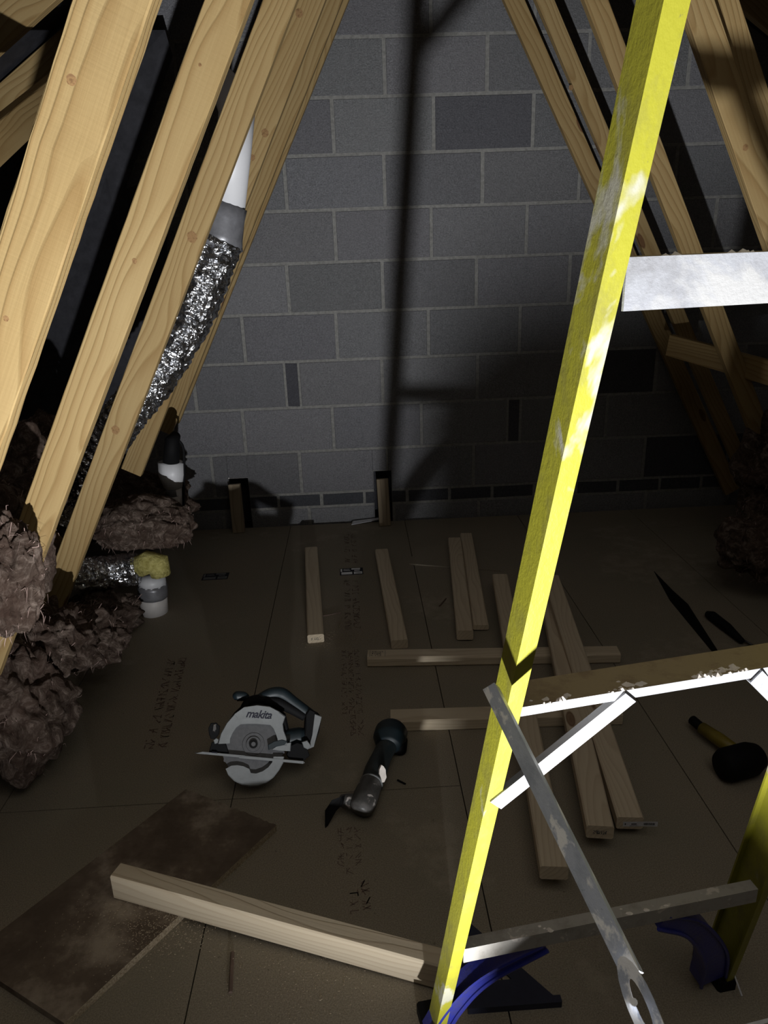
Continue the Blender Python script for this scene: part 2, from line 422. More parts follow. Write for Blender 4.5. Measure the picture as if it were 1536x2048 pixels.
# ---- roof: felt on both slopes
AX, AZ, SL = .385, 3.06, .66
for sx in (-1, 1):
    for y0, y1, x0 in ((.8, WALLY+.02, 0.), (-1.5, .8, 1.0)):     # gap added near the ridge behind the viewer, letting world light in
        q = MB(); e = V((AX+sx*4.7, 0, AZ-SL*4.7)); t = V((AX+sx*x0, 0, AZ-SL*x0))
        vv = [V((p.x, y, p.z))+V((0, 0, .09)) for p, y in ((t, y0), (e, y0), (e, y1), (t, y1))]
        q.add(vv + [p+V((0, 0, .02)) for p in vv], [(0, 1, 2, 3), (4, 5, 6, 7), (0, 1, 5, 4), (1, 2, 6, 5), (2, 3, 7, 6), (3, 0, 4, 7)])
        o = q.build('ceiling', [M_ROOF]); o['kind'] = 'structure'
q = MB(); q.box(V((.35, -1.52, 1.6)), V((1, 0, 0)), V((0, 1, 0)), V((0, 0, 1)), 4.9, .02, 1.65, .001)
o = q.build('wall_front', [M_ROOF]); o['kind'] = 'structure'

# black sheet added before the left gable, cut to the outline of shade
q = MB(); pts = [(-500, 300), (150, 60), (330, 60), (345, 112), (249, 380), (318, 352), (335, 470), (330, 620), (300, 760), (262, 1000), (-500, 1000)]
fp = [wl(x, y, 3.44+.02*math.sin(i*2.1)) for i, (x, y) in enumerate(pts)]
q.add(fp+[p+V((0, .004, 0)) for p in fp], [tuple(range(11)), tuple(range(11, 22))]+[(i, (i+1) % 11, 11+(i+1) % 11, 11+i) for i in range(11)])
o = q.build('shade_sheet', [M_ROOF]); o['kind'] = 'structure'

# ================================================================== ROOF TIMBERS
UPZ = V((0, 0, 1)); YV = V((0, 1, 0))
def web(name, y, xa, xb, slope, z0, z1, label, group, th_=.035, rough=.0):
    """xa, xb: the two edges of the face at z = 1.3; runs from z0 to z1"""
    xc = (xa+xb)/2; p0 = V((xc+slope*(z0-1.3), y+th_/2, z0)); p1 = V((xc+slope*(z1-1.3), y+th_/2, z1))
    wd = abs(xb-xa)*math.cos(math.atan(slope))
    o = timber(name, p0, p1, th_, wd, V((-1 if slope > 0 else 1, 0, .5)), M_TRUSS, .002, rough)
    return tag(o, label, 'roof timber', group)
GL, GR = 'leaning roof truss timbers on the left', 'leaning roof truss timbers on the right'
web('truss_timber', 1.00, -.476, -.383, .540, .02, 2.6, 'broadest leaning pine truss timber, nearest the viewer at far left, knot near its top', GL, rough=.0022)
web('truss_timber', 1.60, -.507, -.420, .539, .02, 2.75, 'second leaning pine truss timber from the left, brightly lit with arched grain', GL, rough=.0012)
web('truss_timber', 2.20, -.535, -.447, .530, .02, 2.8, 'leaning pine truss timber directly in front of the silver foil duct', GL, rough=.0006)
web('truss_timber', 2.80, -.555, -.464, .522, .545, 2.8, 'leaning pine truss timber just behind the foil duct, cut off above the insulation', GL)
web('truss_timber', 3.27, -.560, -.474, .522, .60, 2.8, 'leaning pine truss timber between the duct-side one and the block wall, left side', GL)
web('truss_timber', 3.50, -.560, -.486, .528, .60, 2.8, 'leaning left truss timber closest to the block wall, mostly covered by its neighbour', GL)
web('truss_timber', 3.50, 1.244, 1.33, -.549, .10, 2.8, 'leaning right truss timber set against the block wall, inner one of the touching pair', GR)
web('truss_timber', 3.27, 1.278, 1.350, -.540, .10, 2.8, 'leaning right truss timber in front of the wall, outer one of the touching pair', GR)
web('truss_timber', 2.80, 1.237, 1.318, -.515, .05, 2.8, 'leaning right truss timber passing behind the top of the yellow ladder stile', GR)
web('truss_timber', 2.20, 1.232, 1.322, -.520, .05, 2.8, 'leaning right truss timber near the top right corner with a dark shadow band across it', GR)
web('truss_timber', 2.26, 1.335, 1.425, -.520, .05, 2.8, 'dim leaning timber doubled up just outside the shadow-banded one, top right', GR)

# rafters with the outer webs of the trusses
def rafter(y, sx, label, x0=.3, x1=4.3, grp='sloping rafters under the roof'):
    a = V((AX+sx*x0, y+.018, AZ-SL*x0-.0)); e = V((AX+sx*x1, y+.018, AZ-SL*x1))
    return tag(timber('rafter', a, e, .035, .12, UPZ, M_TRUSS, .002), label, 'rafter', grp)
for i, y in enumerate((1.6, 2.2, 2.8, 3.27)):
    rafter(y, -1, ['dim sloping rafter at top left behind the broadest truss timber', 'sloping rafter at top left, second from the viewer', 'sloping rafter at upper left, third from the viewer', 'sloping rafter at upper left next to the block wall'][i])
    rafter(y, 1, ['sloping rafter at the far top right, nearest the viewer', 'sloping rafter at top right, second from the viewer', 'sloping rafter on the right, third from the viewer', 'sloping rafter on the right next to the block wall'][i])
for i, y in enumerate((2.24, 2.84)):
    a = V((-1.16, y+.03, .02)); e = V((-2.0, y+.03, 1.42))
    tag(timber('outer_truss_timber', a, e, .035, .072, V((1, 0, .6)), M_TRUSS, .002), ['outward leaning truss timber in the dark left eaves, nearer one', 'outward leaning truss timber in the dark left eaves, nearer the wall'][i], 'roof timber', 'outer truss timbers in the eaves')
for i, y in enumerate((2.3, 2.84)):
    a = V((1.93, y+.03, .02)); e = V((2.75, y+.03, 1.42))
    tag(timber('outer_truss_timber', a, e, .035, .072, V((1, 0, -.6)), M_TRUSS, .002), ['outward leaning truss timber in the dark right eaves, nearer one', 'outward leaning truss timber in the dark right eaves, nearer the wall'][i], 'roof timber', 'outer truss timbers in the eaves')
# diagonal brace low on the right
tag(timber('diagonal_brace', wl(1340, 690, 3.15), wl(1700, 790, 2.45), .03, .09, UPZ, M_TRUSS, .002), 'dim brown brace running behind the right truss timbers at mid height', 'roof timber')
tag(timber('diagonal_brace', wl(-60, 330, 1.9), wl(170, 130, 2.9), .03, .085, UPZ, M_TRUSS, .002), 'dim brown brace crossing the gap left of the broadest truss timber', 'roof timber')

# short posts standing at the wall
for px0, px1, yb, label in ((wl(467, 972, 3.53), wl(476, 1056, 3.50), 0, 'short timber post at the foot of the block wall, left one with lighter top'),
                            (wl(765, 961, 3.53), wl(770, 1040, 3.50), 0, 'short timber post at the foot of the block wall, centre of picture')):
    p0 = V((px1.x, px1.y+.02, -.0)); p1 = V((px0.x, px0.y+.03, px0.z))
    tag(timber('wall_post', p1, p0, .060, .038, V((0, 1, 0)), M_POST, .002), label, 'timber post', 'short posts at the foot of the wall')

M_KNOT = speck('knot', [(.35, (.16, .085, .035)), (.5, (.28, .165, .07)), (.65, (.20, .11, .05))], 130, .8, .0005)
def knot(o, px, Y, r_):
    c_ = wl(*px, Y-.0004); q = MB(); n = 18
    ring = [c_+V((math.cos(i*2*math.pi/n)*r_*(1+.12*math.sin(i*1.9)), 0, math.sin(i*2*math.pi/n)*r_*1.15)) for i in range(n)]
    q.add(ring+[c_+V((0, -.0006, 0))], [(i, (i+1) % n, n) for i in range(n)])
    k = q.build('knot', [M_KNOT], None, True); k.parent = o; k.matrix_parent_inverse = o.matrix_world.inverted(); k['label'] = 'dark round knot'
bpy.context.view_layer.update()
TT = [o for o in bpy.data.objects if o.name.startswith('truss_timber')]; TT.sort(key=lambda o: o.name)
for i, px, Y, r_ in ((0, (143, 158), 1.0, .0065), (0, (12, 637), 1.0, .004), (1, (269, 522), 1.6, .005), (1, (400, 130), 1.6, .003), (2, (384, 474), 2.2, .014), (2, (231, 860), 2.2, .012), (3, (530, 266), 2.8, .012), (3, (505, 315), 2.8, .009), (3, (598, 26), 2.8, .012), (7, (1142, 175), 3.27, .009), (8, (1322, 230), 2.8, .008), (9, (1491, 295), 2.2, .008)):
    knot(TT[i], px, Y, r_)

# ================================================================== TIMBER OFFCUTS ON THE FLOOR
def lay(px0, px1, w_, h_, z0, z1, label, group=None, name='timber_length', mat=M_CLS, ch=.004):
    """px: top-face centre line in the photo; z0, z1: height of the top face at each end"""
    a, b_ = fl(*px0, z0), fl(*px1, z1)
    a.z -= h_/2; b_.z -= h_/2
    return tag(timber(name, a, b_, w_, h_, UPZ, mat, ch), label, 'timber', group)
GT = 'short timber offcuts on the floor'
d1 = lay((631, 1269), (622, 1094), .060, .034, .034, .034, 'short timber offcut lying left of the stamped lettering, stamped end towards viewer', GT, 'timber_offcut')
d2 = lay((799, 1280), (763, 1098), .061, .034, .034, .034, 'short timber offcut lying alone just right of the black and white floor label', GT, 'timber_offcut')
d3 = lay((930, 1261), (909, 1075), .060, .038, .0445, .0445, 'left timber offcut of the touching pair near the far wall', GT, 'timber_offcut')
d4 = lay((962, 1250), (932, 1066), .058, .020, .0265, .0265, 'right, thinner timber offcut of the touching pair near the far wall', GT, 'timber_offcut')
crossB = lay((735, 1307), (1237, 1299), .059, .038, .038, .038, 'farther crosswise timber on the floor with a stamped left end', 'crosswise timbers under the long ones', ch=.006)
crossC = lay((781, 1430), (1240, 1416), .063, .038, .038, .038, 'nearer crosswise timber on the floor behind the multi-tool', 'crosswise timbers under the long ones')
lay((1109, 1733), (1000, 1148), .061, .036, .076, .076, 'long timber length passing behind the yellow ladder stile, plain near end', 'long timbers lying over the crosswise ones')
lF = lay((1201, 1652), (1092, 1168), .062, .036, .076, .076, 'long timber length with a grey stamp on its near end', 'long timbers lying over the crosswise ones')
lG = lay((1261, 1634), (1102, 1150), .062, .036, .060, .122, 'long timber length with a white paper ticket on its near end', 'long timbers lying over the crosswise ones')
tA = lay((231, 1738), (912, 1921), .040, .064, .084, .066, 'thick timber length in the foreground resting on the loose board', None, ch=.003)

# end stamps and the paper ticket
def strokes(mb, o, ax, ay, wd, hg, n, mi=0, seed=1, lw=.12):
    """an unreadable line of stamped characters: short strokes inside each cell"""
    r_ = random.Random(seed); cw = wd/n; nz = ax.cross(ay)
    for i in range(n):
        if r_.random() < .12: continue
        x0 = i*cw + cw*.12; x1 = (i+1)*cw - cw*.14
        pts = [(x0, 0), (x1, 0), (x0, hg), (x1, hg), (x0, hg/2), (x1, hg/2), ((x0+x1)/2, 0), ((x0+x1)/2, hg)]
        for s_ in range(r_.randint(2, 4)):
            a, b_ = r_.sample(pts, 2); a = V((a[0], a[1], 0)); b_ = V((b_[0], b_[1], 0)); d = b_-a
            if d.length < cw*.2: continue
            d.normalize(); n_ = V((-d.y, d.x, 0))*hg*lw*.5
            q = [a-n_, b_-n_, b_+n_, a+n_]
            mb.add([o+ax*p.x+ay*p.y+nz*.0003 for p in q], [(0, 1, 2, 3)], mi)
def end_frame(o, end=0):
    mw = o.matrix_world; ax, ay, az = mw.col[0].xyz, mw.col[1].xyz, mw.col[2].xyz
    return mw.translation.copy(), ax, ay, az
bpy.context.view_layer.update()
def stamp_end(o, wd, hg, n, seed, mat=M_GREYINK):
    c0, ax, ay, az = end_frame(o); mb = MB()
    rt = -ay if (-ay).x > 0 else ay
    q = c0 - ax*.0006 - rt*wd/2 - az*hg/2
    strokes(mb, q, rt, az, wd, hg, n, 0, seed)
    s = mb.build('end_stamp', [mat]); s.parent = o; s.matrix_parent_inverse = o.matrix_world.inverted(); return s
stamp_end(lF, .032, .010, 6, 3); stamp_end(d1, .036, .010, 6, 5)
mb = MB(); c0, ax, ay, az = end_frame(crossB)
q = c0 + ax*.012 + az*.0195 + (ay if ay.y < 0 else -ay)*.012
rt = ax; uu = ay if ay.y > 0 else -ay
for r_ in range(3): strokes(mb, q+uu*(.012*r_-.006), rt, uu, .045, .008, 5, 0, 20+r_, .16)
for a_, b_ in (((-.004, -.01), (-.004, .03)), ((.048, -.01), (.048, .03))):
    p_ = q+rt*a_[0]+uu*a_[1]; mb.add([p_, p_+rt*.0012, p_+rt*.0012+uu*.04, p_+uu*.04], [(0, 1, 2, 3)])
s = mb.build('end_stamp', [M_GREYINK]); s.parent = crossB; s.matrix_parent_inverse = crossB.matrix_world.inverted()
# ticket: curls off the end of the timber
c0, ax, ay, az = end_frame(lG); rt = ay if ay.x > 0 else -ay
tk = MB(); npt = 12; vv = []
for i in range(npt+1):
    t = i/npt; x_ = -.016+.078*t; y_ = -.0015-.012*max(0, t-.45)**1.5; zz = .004+.007*t*t
    for s_ in (-1, 1): vv.append(c0+rt*x_+ax*y_+az*(zz-.006+.0075*s_))
tk.add(vv, [(2*i, 2*i+1, 2*i+3, 2*i+2) for i in range(npt)])
def tkp(t, s_): 
    y_ = -.0015-.012*max(0, t-.45)**1.5; return c0+rt*(-.016+.078*t)+ax*(y_-.0004)+az*(.004+.007*t*t-.006+.0075*s_)
for t0, t1, s0, s1 in ((.24, .40, -.1, .25), (.05, .08, -.3, .4), (.2, .42, -.62, -.5)):
    tk.add([tkp(t0, s0), tkp(t1, s0), tkp(t1, s1), tkp(t0, s1)], [(0, 1, 2, 3)], 1)
t = .60
while t < .92:
    wd = random.choice((.008, .016, .024)); tk.add([tkp(t, -.45), tkp(t+wd, -.45), tkp(t+wd, .45), tkp(t, .45)], [(0, 1, 2, 3)], 1); t += wd+random.choice((.008, .014))
tag(tk.build('paper_ticket', [M_PAPER, M_PRINTBLACK]), 'white printed ticket with a barcode stuck on a long timber end', 'ticket')

# ================================================================== PRINTING ON THE FLOOR
mb = MB()
def column(px0, px1, cols, cw, hgt, seed, gap=.0, z=.0004):
    a, b_ = fl(*px0), fl(*px1); d = (b_-a); L = d.length; d.normalize(); side = V((d.y, -d.x, 0))
    if side.x < 0: side = -side
    for c_ in range(cols):
        n = int(L/cw)
        strokes(mb, a+side*(c_*hgt*1.45)+V((0, 0, z)), d, side, L, hgt, n, 0, seed+c_, .13)
column((688, 1068), (690, 1128), 2, .032, .024, 41); column((688, 1160), (690, 1262), 2, .030, .024, 51)
column((683, 1300), (684, 1430), 3, .022, .016, 61); column((700, 1430), (702, 1474), 2, .022, .016, 71)
column((676, 1655), (676, 1700), 3, .020, .014, 81); column((676, 1706), (676, 1752), 3, .020, .014, 85); column((698, 1762), (702, 1832), 2, .022, .018, 91)
column((336, 1318), (288, 1500), 2, .024, .026, 101)
s = mb.build('floor_printing', [M_INK]); s.parent = floor
def flabel(px, wd, hg, seed, label, ang=0., worn=0):
    c_ = fl(*px); r_ = random.Random(seed); ax = V((math.cos(ang), math.sin(ang), 0)); ay = V((-ax.y, ax.x, 0)); q = MB()
    q.box(c_+V((0, 0, .0004)), ax, ay, UPZ, wd/2, hg/2, .0003, .0001, 0)
    z = V((0, 0, .0009))
    for (x0, x1, y0, y1, mi) in ((-.47, -.40, -.0, .42, 1), (-.44, .03, -.42, -.08, 1), (-.32, -.05, -.4, -.1, 0), (.10, .46, -.42, -.08, 1), (.12, .36, .05, .17, 1), (.0, .38, .25, .44, 1), (-.35, -.05, .12, .2, 1), (-.35, -.08, .30, .36, 1), (.16, .4, -.33, -.25, 2)):
        q.add([c_+z*(1+.2*mi)+ax*(a*wd)+ay*(b_*hg) for a, b_ in ((x0, y0), (x1, y0), (x1, y1), (x0, y1))], [(0, 1, 2, 3)], mi)
    return tag(q.build('floor_label', [M_PRINTBLACK, M_WORN if worn else M_PAPERDIM, M_GREYINK]), label, 'label', 'labels stuck on the floorboards')
M_PAPERDIM = plain('grubby_label_paper', (.85, .86, .88), .7); M_WORN = plain('worn_label_paper', (.17, .175, .18), .7)
flabel((703, 1143), .103, .072, 1, 'black and white label on the floor between two offcuts', .02)
flabel((431, 1153), .115, .070, 2, 'worn faint label on the floor far left of the offcuts', .02, 1)
flabel((974, 1130), .085, .055, 3, 'partly covered label on the floor right of the touching offcut pair', .1, 1)

# ================================================================== LOOSE BOARDS
z = .018
A, B_, C_ = fl(372, 1578, z), fl(553, 1650, z), fl(128, 2046, z); D_ = A+(C_-B_)
lb = MB(); n = 40; top = []
for i in range(n+1):                    # torn far edge
    p = A.lerp(B_, i/n); j = noise.noise(V((i*.9, 3, 1)))*.006+noise.noise(V((i*.31, 8, 1)))*.005
    top.append(p+V((0, 1, 0))*j*(0 if i in (0, n) else 1))
ring = top + [C_, D_]; m_ = len(ring)
vv = ring + [p-V((0, 0, z-.0005)) for p in ring]
lb.add(vv, [tuple(range(m_))], 0); lb.add(vv, [tuple(range(m_, 2*m_))], 0)
lb.add(vv, [(i, (i+1) % m_, m_+(i+1) % m_, m_+i) for i in range(m_) if i != m_-2], 1)
lb.add(vv, [(m_-2, m_-1, 2*m_-1, 2*m_-2)], 0)  # lower left edge takes the dark face tone: its shade put into colour
tag(lb.build('loose_board', [M_SHEET, M_CHIPEDGE]), 'loose chipboard offcut on the floor under the foreground timber, torn far edge', 'board')
# thin dark-edged sheet near the wall
sh = MB(); zz = .006; pts = [fl(816, 1127, zz), fl(836, 1092, zz), fl(985, 1098, zz), fl(1000, 1141, zz)]
sh.add(pts+[p-V((0, 0, .0055)) for p in pts], [(0, 1, 2, 3), (4, 5, 6, 7), (0, 1, 5, 4), (1, 2, 6, 5), (2, 3, 7, 6), (3, 0, 4, 7)])
tag(sh.build('thin_sheet', [M_FLOOR]), 'thin board lying under the touching pair of offcuts', 'board')
# scrap of white paper and strips at the wall foot
pp = MB(); pts = [fl(703, 1050, .002), fl(757, 1040, .012), fl(757, 1036, .014), fl(706, 1043, .006)]
pp.add(pts+[p+V((0, 0, .002)) for p in pts], [(0, 1, 2, 3), (4, 5, 6, 7), (0, 1, 5, 4), (1, 2, 6, 5), (2, 3, 7, 6), (3, 0, 4, 7)])
tag(pp.build('paper_scrap', [M_PAPER]), 'scrap of white paper at the foot of the block wall', 'paper')
def stick(px0, px1, r_, z_, mat, name, label, cat, z2=None):
    q = MB(); q.tube([fl(*px0, z_), fl(*px1, z_ if z2 is None else z2)], r_, 6); return tag(q.build(name, [mat]), label, cat)
stick((879, 1212), (892, 1197), .003, .003, M_INK, 'wood_splinter', 'small dark splinter on the floor left of the offcut pair', 'splinter')
stick((646, 1232), (682, 1225), .002, .002, M_INK, 'wood_splinter', 'thin dark sliver on the floor right of the stamped offcut', 'splinter')
stick((678, 1254), (682, 1238), .0018, .002, M_POST, 'wood_splinter', 'tiny pale sliver beside the stamped lettering', 'splinter')
stick((461, 1985), (465, 1905), .004, .003, M_INK, 'wood_splinter', 'dark splinter standing in the floor in front of the thick foreground timber', 'splinter')
stick((1484, 1992), (1455, 1912), .0016, .02, M_PAPER, 'cable_tie', 'thin white cable tie beside the right ladder foot', 'cable tie', .05)
# sawdust scatter
for nm, c_, sx, sy, cnt, lab in (('sawdust', fl(700, 1275), .17, .035, 1500, 'pale sawdust streaks in front of the short offcuts'), ('sawdust', fl(300, 1850, .0185), .16, .05, 1501, 'pale sawdust spilled over the loose board and floor'), ('sawdust', fl(620, 1960), .22, .07, 600, 'sawdust grains on the floor in front of the foreground timber')):
    q = MB(); r_ = random.Random(cnt)
    for i in range(cnt):
        p = c_+V((r_.gauss(0, sx*.5), r_.gauss(0, sy), .0008)); s_ = r_.uniform(.0004, .0015); a_ = r_.uniform(0, 3.1)
        e1 = V((math.cos(a_), math.sin(a_), 0))*s_*1.6; e2 = V((-e1.y, e1.x, 0))*.5
        q.add([p-e1, p-e2, p+e1, p+e2, p+V((0, 0, s_*.6))], [(0, 1, 4), (1, 2, 4), (2, 3, 4), (3, 0, 4)])
    tag(q.build(nm, [M_CHIPEDGE]), lab, 'sawdust', None, 'stuff')

# ================================================================== STEPLADDER
F0 = fl(866, 2100); US = V((.087, -.236, 1.))
RD = V((.565, .072, 0)).normalized()                  # along the rungs
WD = V((-RD.y, RD.x, 0))                              # web direction, away from the viewer
WD = (Matrix.Rotation(math.radians(3), 3, 'Z') @ WD)
G0 = fl(1458, 1972); UR = V((-.045, -.236, 1.))
lad = empty('stepladder', (.36, .92, 0), 'yellow fibreglass and aluminium stepladder standing in the right foreground', 'stepladder')
def channel(fw, wd, t, flip=1):
    """C section: front flange fw along x, web wd along y, back flange; open towards +x"""
    p = [(0, 0), (fw, 0), (fw, t), (t, t), (t, wd-t), (fw, wd-t), (fw, wd), (0, wd)]
    return [(x*flip, y) for x, y in p]
def stile(p0, u, zlo, zhi, fw, wd, t, flip, mat, name='stile', shift=V((0, 0, 0))):
    q = MB(); a, b_ = p0+u*zlo+shift, p0+u*zhi+shift; az = (b_-a).normalized()
    ay = (WD-az*WD.dot(az)).normalized(); ax = ay.cross(az)
    n = 14
    for i in range(n): q.prism(channel(fw, wd, t, flip), a.lerp(b_, i/n), ax, ay, az, (b_-a).length/n, 0, ends=(i in (0, n-1)))
    return q.build(name, [mat], lad)
FLW, WEB = .0190, .036
SH = V((-.0035, 0, 0))
stile(F0, US, 0.012, 1.93, FLW, WEB, .0035, 1, M_YEL, shift=SH)
stile(G0, UR, 0.012, 1.93, .014, .066, .0035, -1, M_YEL, shift=V((.004, 0, 0)))
def lp(z_): return F0+US*z_+SH
def rp(z_): return G0+UR*z_+V((.004, 0, 0))
def rung(zt, face, depth, mats, lumps=0, inset=.004, tilt=0.):
    """step with its top at height zt: a front lip `face` tall and a tread `depth` deep"""
    q = MB(); a = lp(zt)+RD*FLW+WD*inset; b_ = rp(zt)-RD*FLW+WD*inset; ax = (b_-a).normalized(); ay = WD.copy(); ay = (ay-ax*ay.dot(ax)).normalized(); az = UPZ
    L = (b_-a).length; t = .003
    # angled section: lip, tread, back lip
    prof = [(0, 0), (depth, 0), (depth, -min(face, .02)), (depth-t, -min(face, .02)), (depth-t, -t), (t, -t), (t, -face), (0, -face)]
    n = len(prof); A_ = [a+ay*p[0]+az*p[1] for p in prof]; B2 = [v_+ax*L for v_ in A_]
    q.add(A_+B2, [(i, (i+1) % n, n+(i+1) % n, n+i) for i in range(n)])
    q.m[0] = 1
    q.add(A_, [tuple(range(n))]); q.add(B2, [tuple(range(n))])
    o = q.build('rung', mats, lad)
    if lumps:
        r_ = random.Random(lumps); k = MB()
        for i in range(lumps):
            p = a+ax*L*r_.choice((.1, .28, .33, .52, .56, .62, .66))+ax*r_.gauss(0, .010)+ay*abs(r_.gauss(.004, .005)); s_ = r_.uniform(.0015, .005)
            pts = [p+V((math.cos(th)*s_*r_.uniform(.7, 1.8), math.sin(th)*s_*r_.uniform(.5, 1), 0)) for th in (0, 1.05, 2.1, 3.14, 4.2, 5.25)]
            k.add(pts+[p+V((0, 0, s_*.8))], [(j, (j+1) % 6, 6) for j in range(6)])
        lo_ = k.build('plaster_lumps', [M_PLASTER], None); lo_.parent = o; lo_['kind'] = 'stuff'
        lo_.location = -lad.location; 
    return a, b_, ax
r1 = rung(1.318, .040, .060, [M_ALUWHITE, M_TREAD], 16)
r2 = rung(.838, .012, .050, [M_ALUWHITE, M_TREAD], 60)
r3 = rung(.322, .028, .020, [M_TREADGREY, M_TREADGREY], 8)
def brace(p0, p1, w_, t_, mat, name='knee_brace'):
    q = MB(); az = (p1-p0).normalized(); nrm = -WD; ax = az.cross(nrm).normalized()
    poly = [(-w_/2, 0), (w_/2, 0), (w_/2, -t_), (w_/2-.002, -t_), (w_/2-.002, -.002), (-w_/2+.002, -.002), (-w_/2+.002, -t_), (-w_/2, -t_)]
    ay = -az.cross(ax); q.prism(poly, p0, ax, nrm, az, (p1-p0).length)
    return q.build(name, [mat], lad)
fo = -WD*.004
brace(lp(.675)+RD*.012+fo, r2[0]+r2[2]*.135-UPZ*.008+fo, .020, .010, M_ALUWHITE)
brace(rp(.675)-RD*.012+fo, r2[1]-r2[2]*.135-UPZ*.008+fo, .020, .010, M_ALUWHITE)
# blue corner braces of the bottom rung, bowed towards the feet
def blue(pts, w_, name='corner_brace'):
    sp_ = spline(pts, 8); q = MB()
    for side in (0,):
        vv = []
        for i, p in enumerate(sp_):
            t = (sp_[min(i+1, len(sp_)-1)]-sp_[max(i-1, 0)]).normalized(); nn = t.cross(WD).normalized()
            k = w_*(.55+.45*i/(len(sp_)-1))
            vv += [p+nn*k/2, p+nn*k/2+WD*.034, p-nn*k/2+WD*.034, p-nn*k/2]
        q.add(vv, [(4*i+j, 4*i+(j+1) % 4, 4*i+4+(j+1) % 4, 4*i+4+j) for i in range(len(sp_)-1) for j in range(4)]+[(0, 1, 2, 3), tuple(len(vv)-4+j for j in range(4))])
        # raised rim along the front edges
        for s_ in (1, -1):
            q.tube([V(vv[4*i+(0 if s_ > 0 else 3)])-WD*.002 for i in range(len(sp_))], .0035, 6)
    return q.build(name, [M_BLUE], lad)
bl0, bl1 = r3[0], r3[1]
blue([bl0+r3[2]*.135-UPZ*.036+WD*.004, lp(.215)+RD*.070+WD*.004, lp(.13)+RD*.028+WD*.004, lp(.03)+RD*.006+WD*.004], .030)
blue([bl1-r3[2]*.165-UPZ*.034+WD*.004, rp(.23)-RD*.115+WD*.004, rp(.12)-RD*.055+WD*.004, rp(.025)-RD*.04+WD*.004], .052)
for p, s_ in ((F0, 1), (G0, -1)):
    q = MB(); q.box(p+RD*.009*s_+WD*.033+UPZ*.011, RD, WD, UPZ, .019, .042, .011, .004); q.build('foot', [M_BLACK], lad)
# spreader bar from the rear stile to the front frame, open C section with a slotted hinge plate
S0, S1 = dp(977, 1372, .790), dp(1262, 1950, .58)
S2 = dp(1262, 1958, .455); S3 = dp(1345, 2160, .53)
q = MB(); az = (S1-S0).normalized(); nrm = (CAM-(S0+S1)/2).normalized()+V((-.2, -.5, 0)); ax = az.cross(nrm).normalized(); nrm = ax.cross(az).normalized()
wS, tS = .0150, .015
poly = [(-wS/2, 0), (wS/2, 0), (wS/2, -tS), (wS/2-.0015, -tS), (wS/2-.0015, -.0015), (-wS/2+.0015, -.0015), (-wS/2+.0015, -tS), (-wS/2, -tS)]
q.prism(poly, S0, ax, nrm, az, (S1-S0).length)
q.build('spreader_bar', [M_ALU], lad)
q = MB(); c_ = dp(1282, 2010, .56); az2 = (S3-c_).normalized(); ax2 = az2.cross(nrm).normalized(); n2 = ax2.cross(az2).normalized()
slot_o = []; slot_i = []
for i in range(20):
    th = 2*math.pi*i/20; slot_o.append(c_+ax2*math.cos(th)*.0110+az2*math.sin(th)*.034*(1.0 if math.sin(th) < 0 else 1.7)); slot_i.append(c_+ax2*math.cos(th)*.0042+az2*math.sin(th)*.018)
q.add(slot_o+slot_i, [(i, (i+1) % 20, 20+(i+1) % 20, 20+i) for i in range(20)])
q.add([p-n2*.002 for p in slot_o+slot_i], [(i, (i+1) % 20, 20+(i+1) % 20, 20+i) for i in range(20)])
q.add(slot_o+[p-n2*.002 for p in slot_o], [(i, (i+1) % 20, 20+(i+1) % 20, 20+i) for i in range(20)])
q.add(slot_i+[p-n2*.002 for p in slot_i], [(i, (i+1) % 20, 20+(i+1) % 20, 20+i) for i in range(20)])
q.tube([dp(1268, 2004, .567), dp(1268, 2004, .555)], .0028, 10)
q.build('hinge_plate', [M_ALU], lad)
tp0 = F0+US*1.93; q = MB(); q.box(V((.46, .46, 1.945)), RD, WD, UPZ, .24, .07, .015, .004); q.build('top_cap', [M_YEL], lad)

# lit metal edge of the front frame crossing the bottom right corner
q = MB(); a, b_ = dp(1488, 2053, .50), dp(1640, 2014, .50); az = (b_-a).normalized()
q.prism([(-.0015, -.0012), (.0015, -.0012), (.0015, .0012), (-.0015, .0012)], a, (CAM-a).normalized().cross(az).normalized().cross(az)*-1, (CAM-a).normalized().cross(az).normalized()*-1, az, (b_-a).length)
q.build('front_rail', [M_ALUWHITE], lad)
# unseen box added between the torch and the ladder to shade the lower right
tc = empty('light_blocker', (.42, -.02, 0), 'low black box added unseen in front of the ladder to block light, below the picture', 'light blocker')
q = MB(); q.box(V((.42, -.02, .1045)), V((1, .0, 0)), V((0, 1, 0)), UPZ, .318, .10, .1045, .008); q.build('body', [M_BLACK], tc)
for x_ in (.26, .58):
    q = MB(); q.box(V((x_, .085, .15)), V((1, 0, 0)), V((0, 1, 0)), UPZ, .018, .006, .025, .002); q.build('blocker_tab', [M_TEAL], tc)

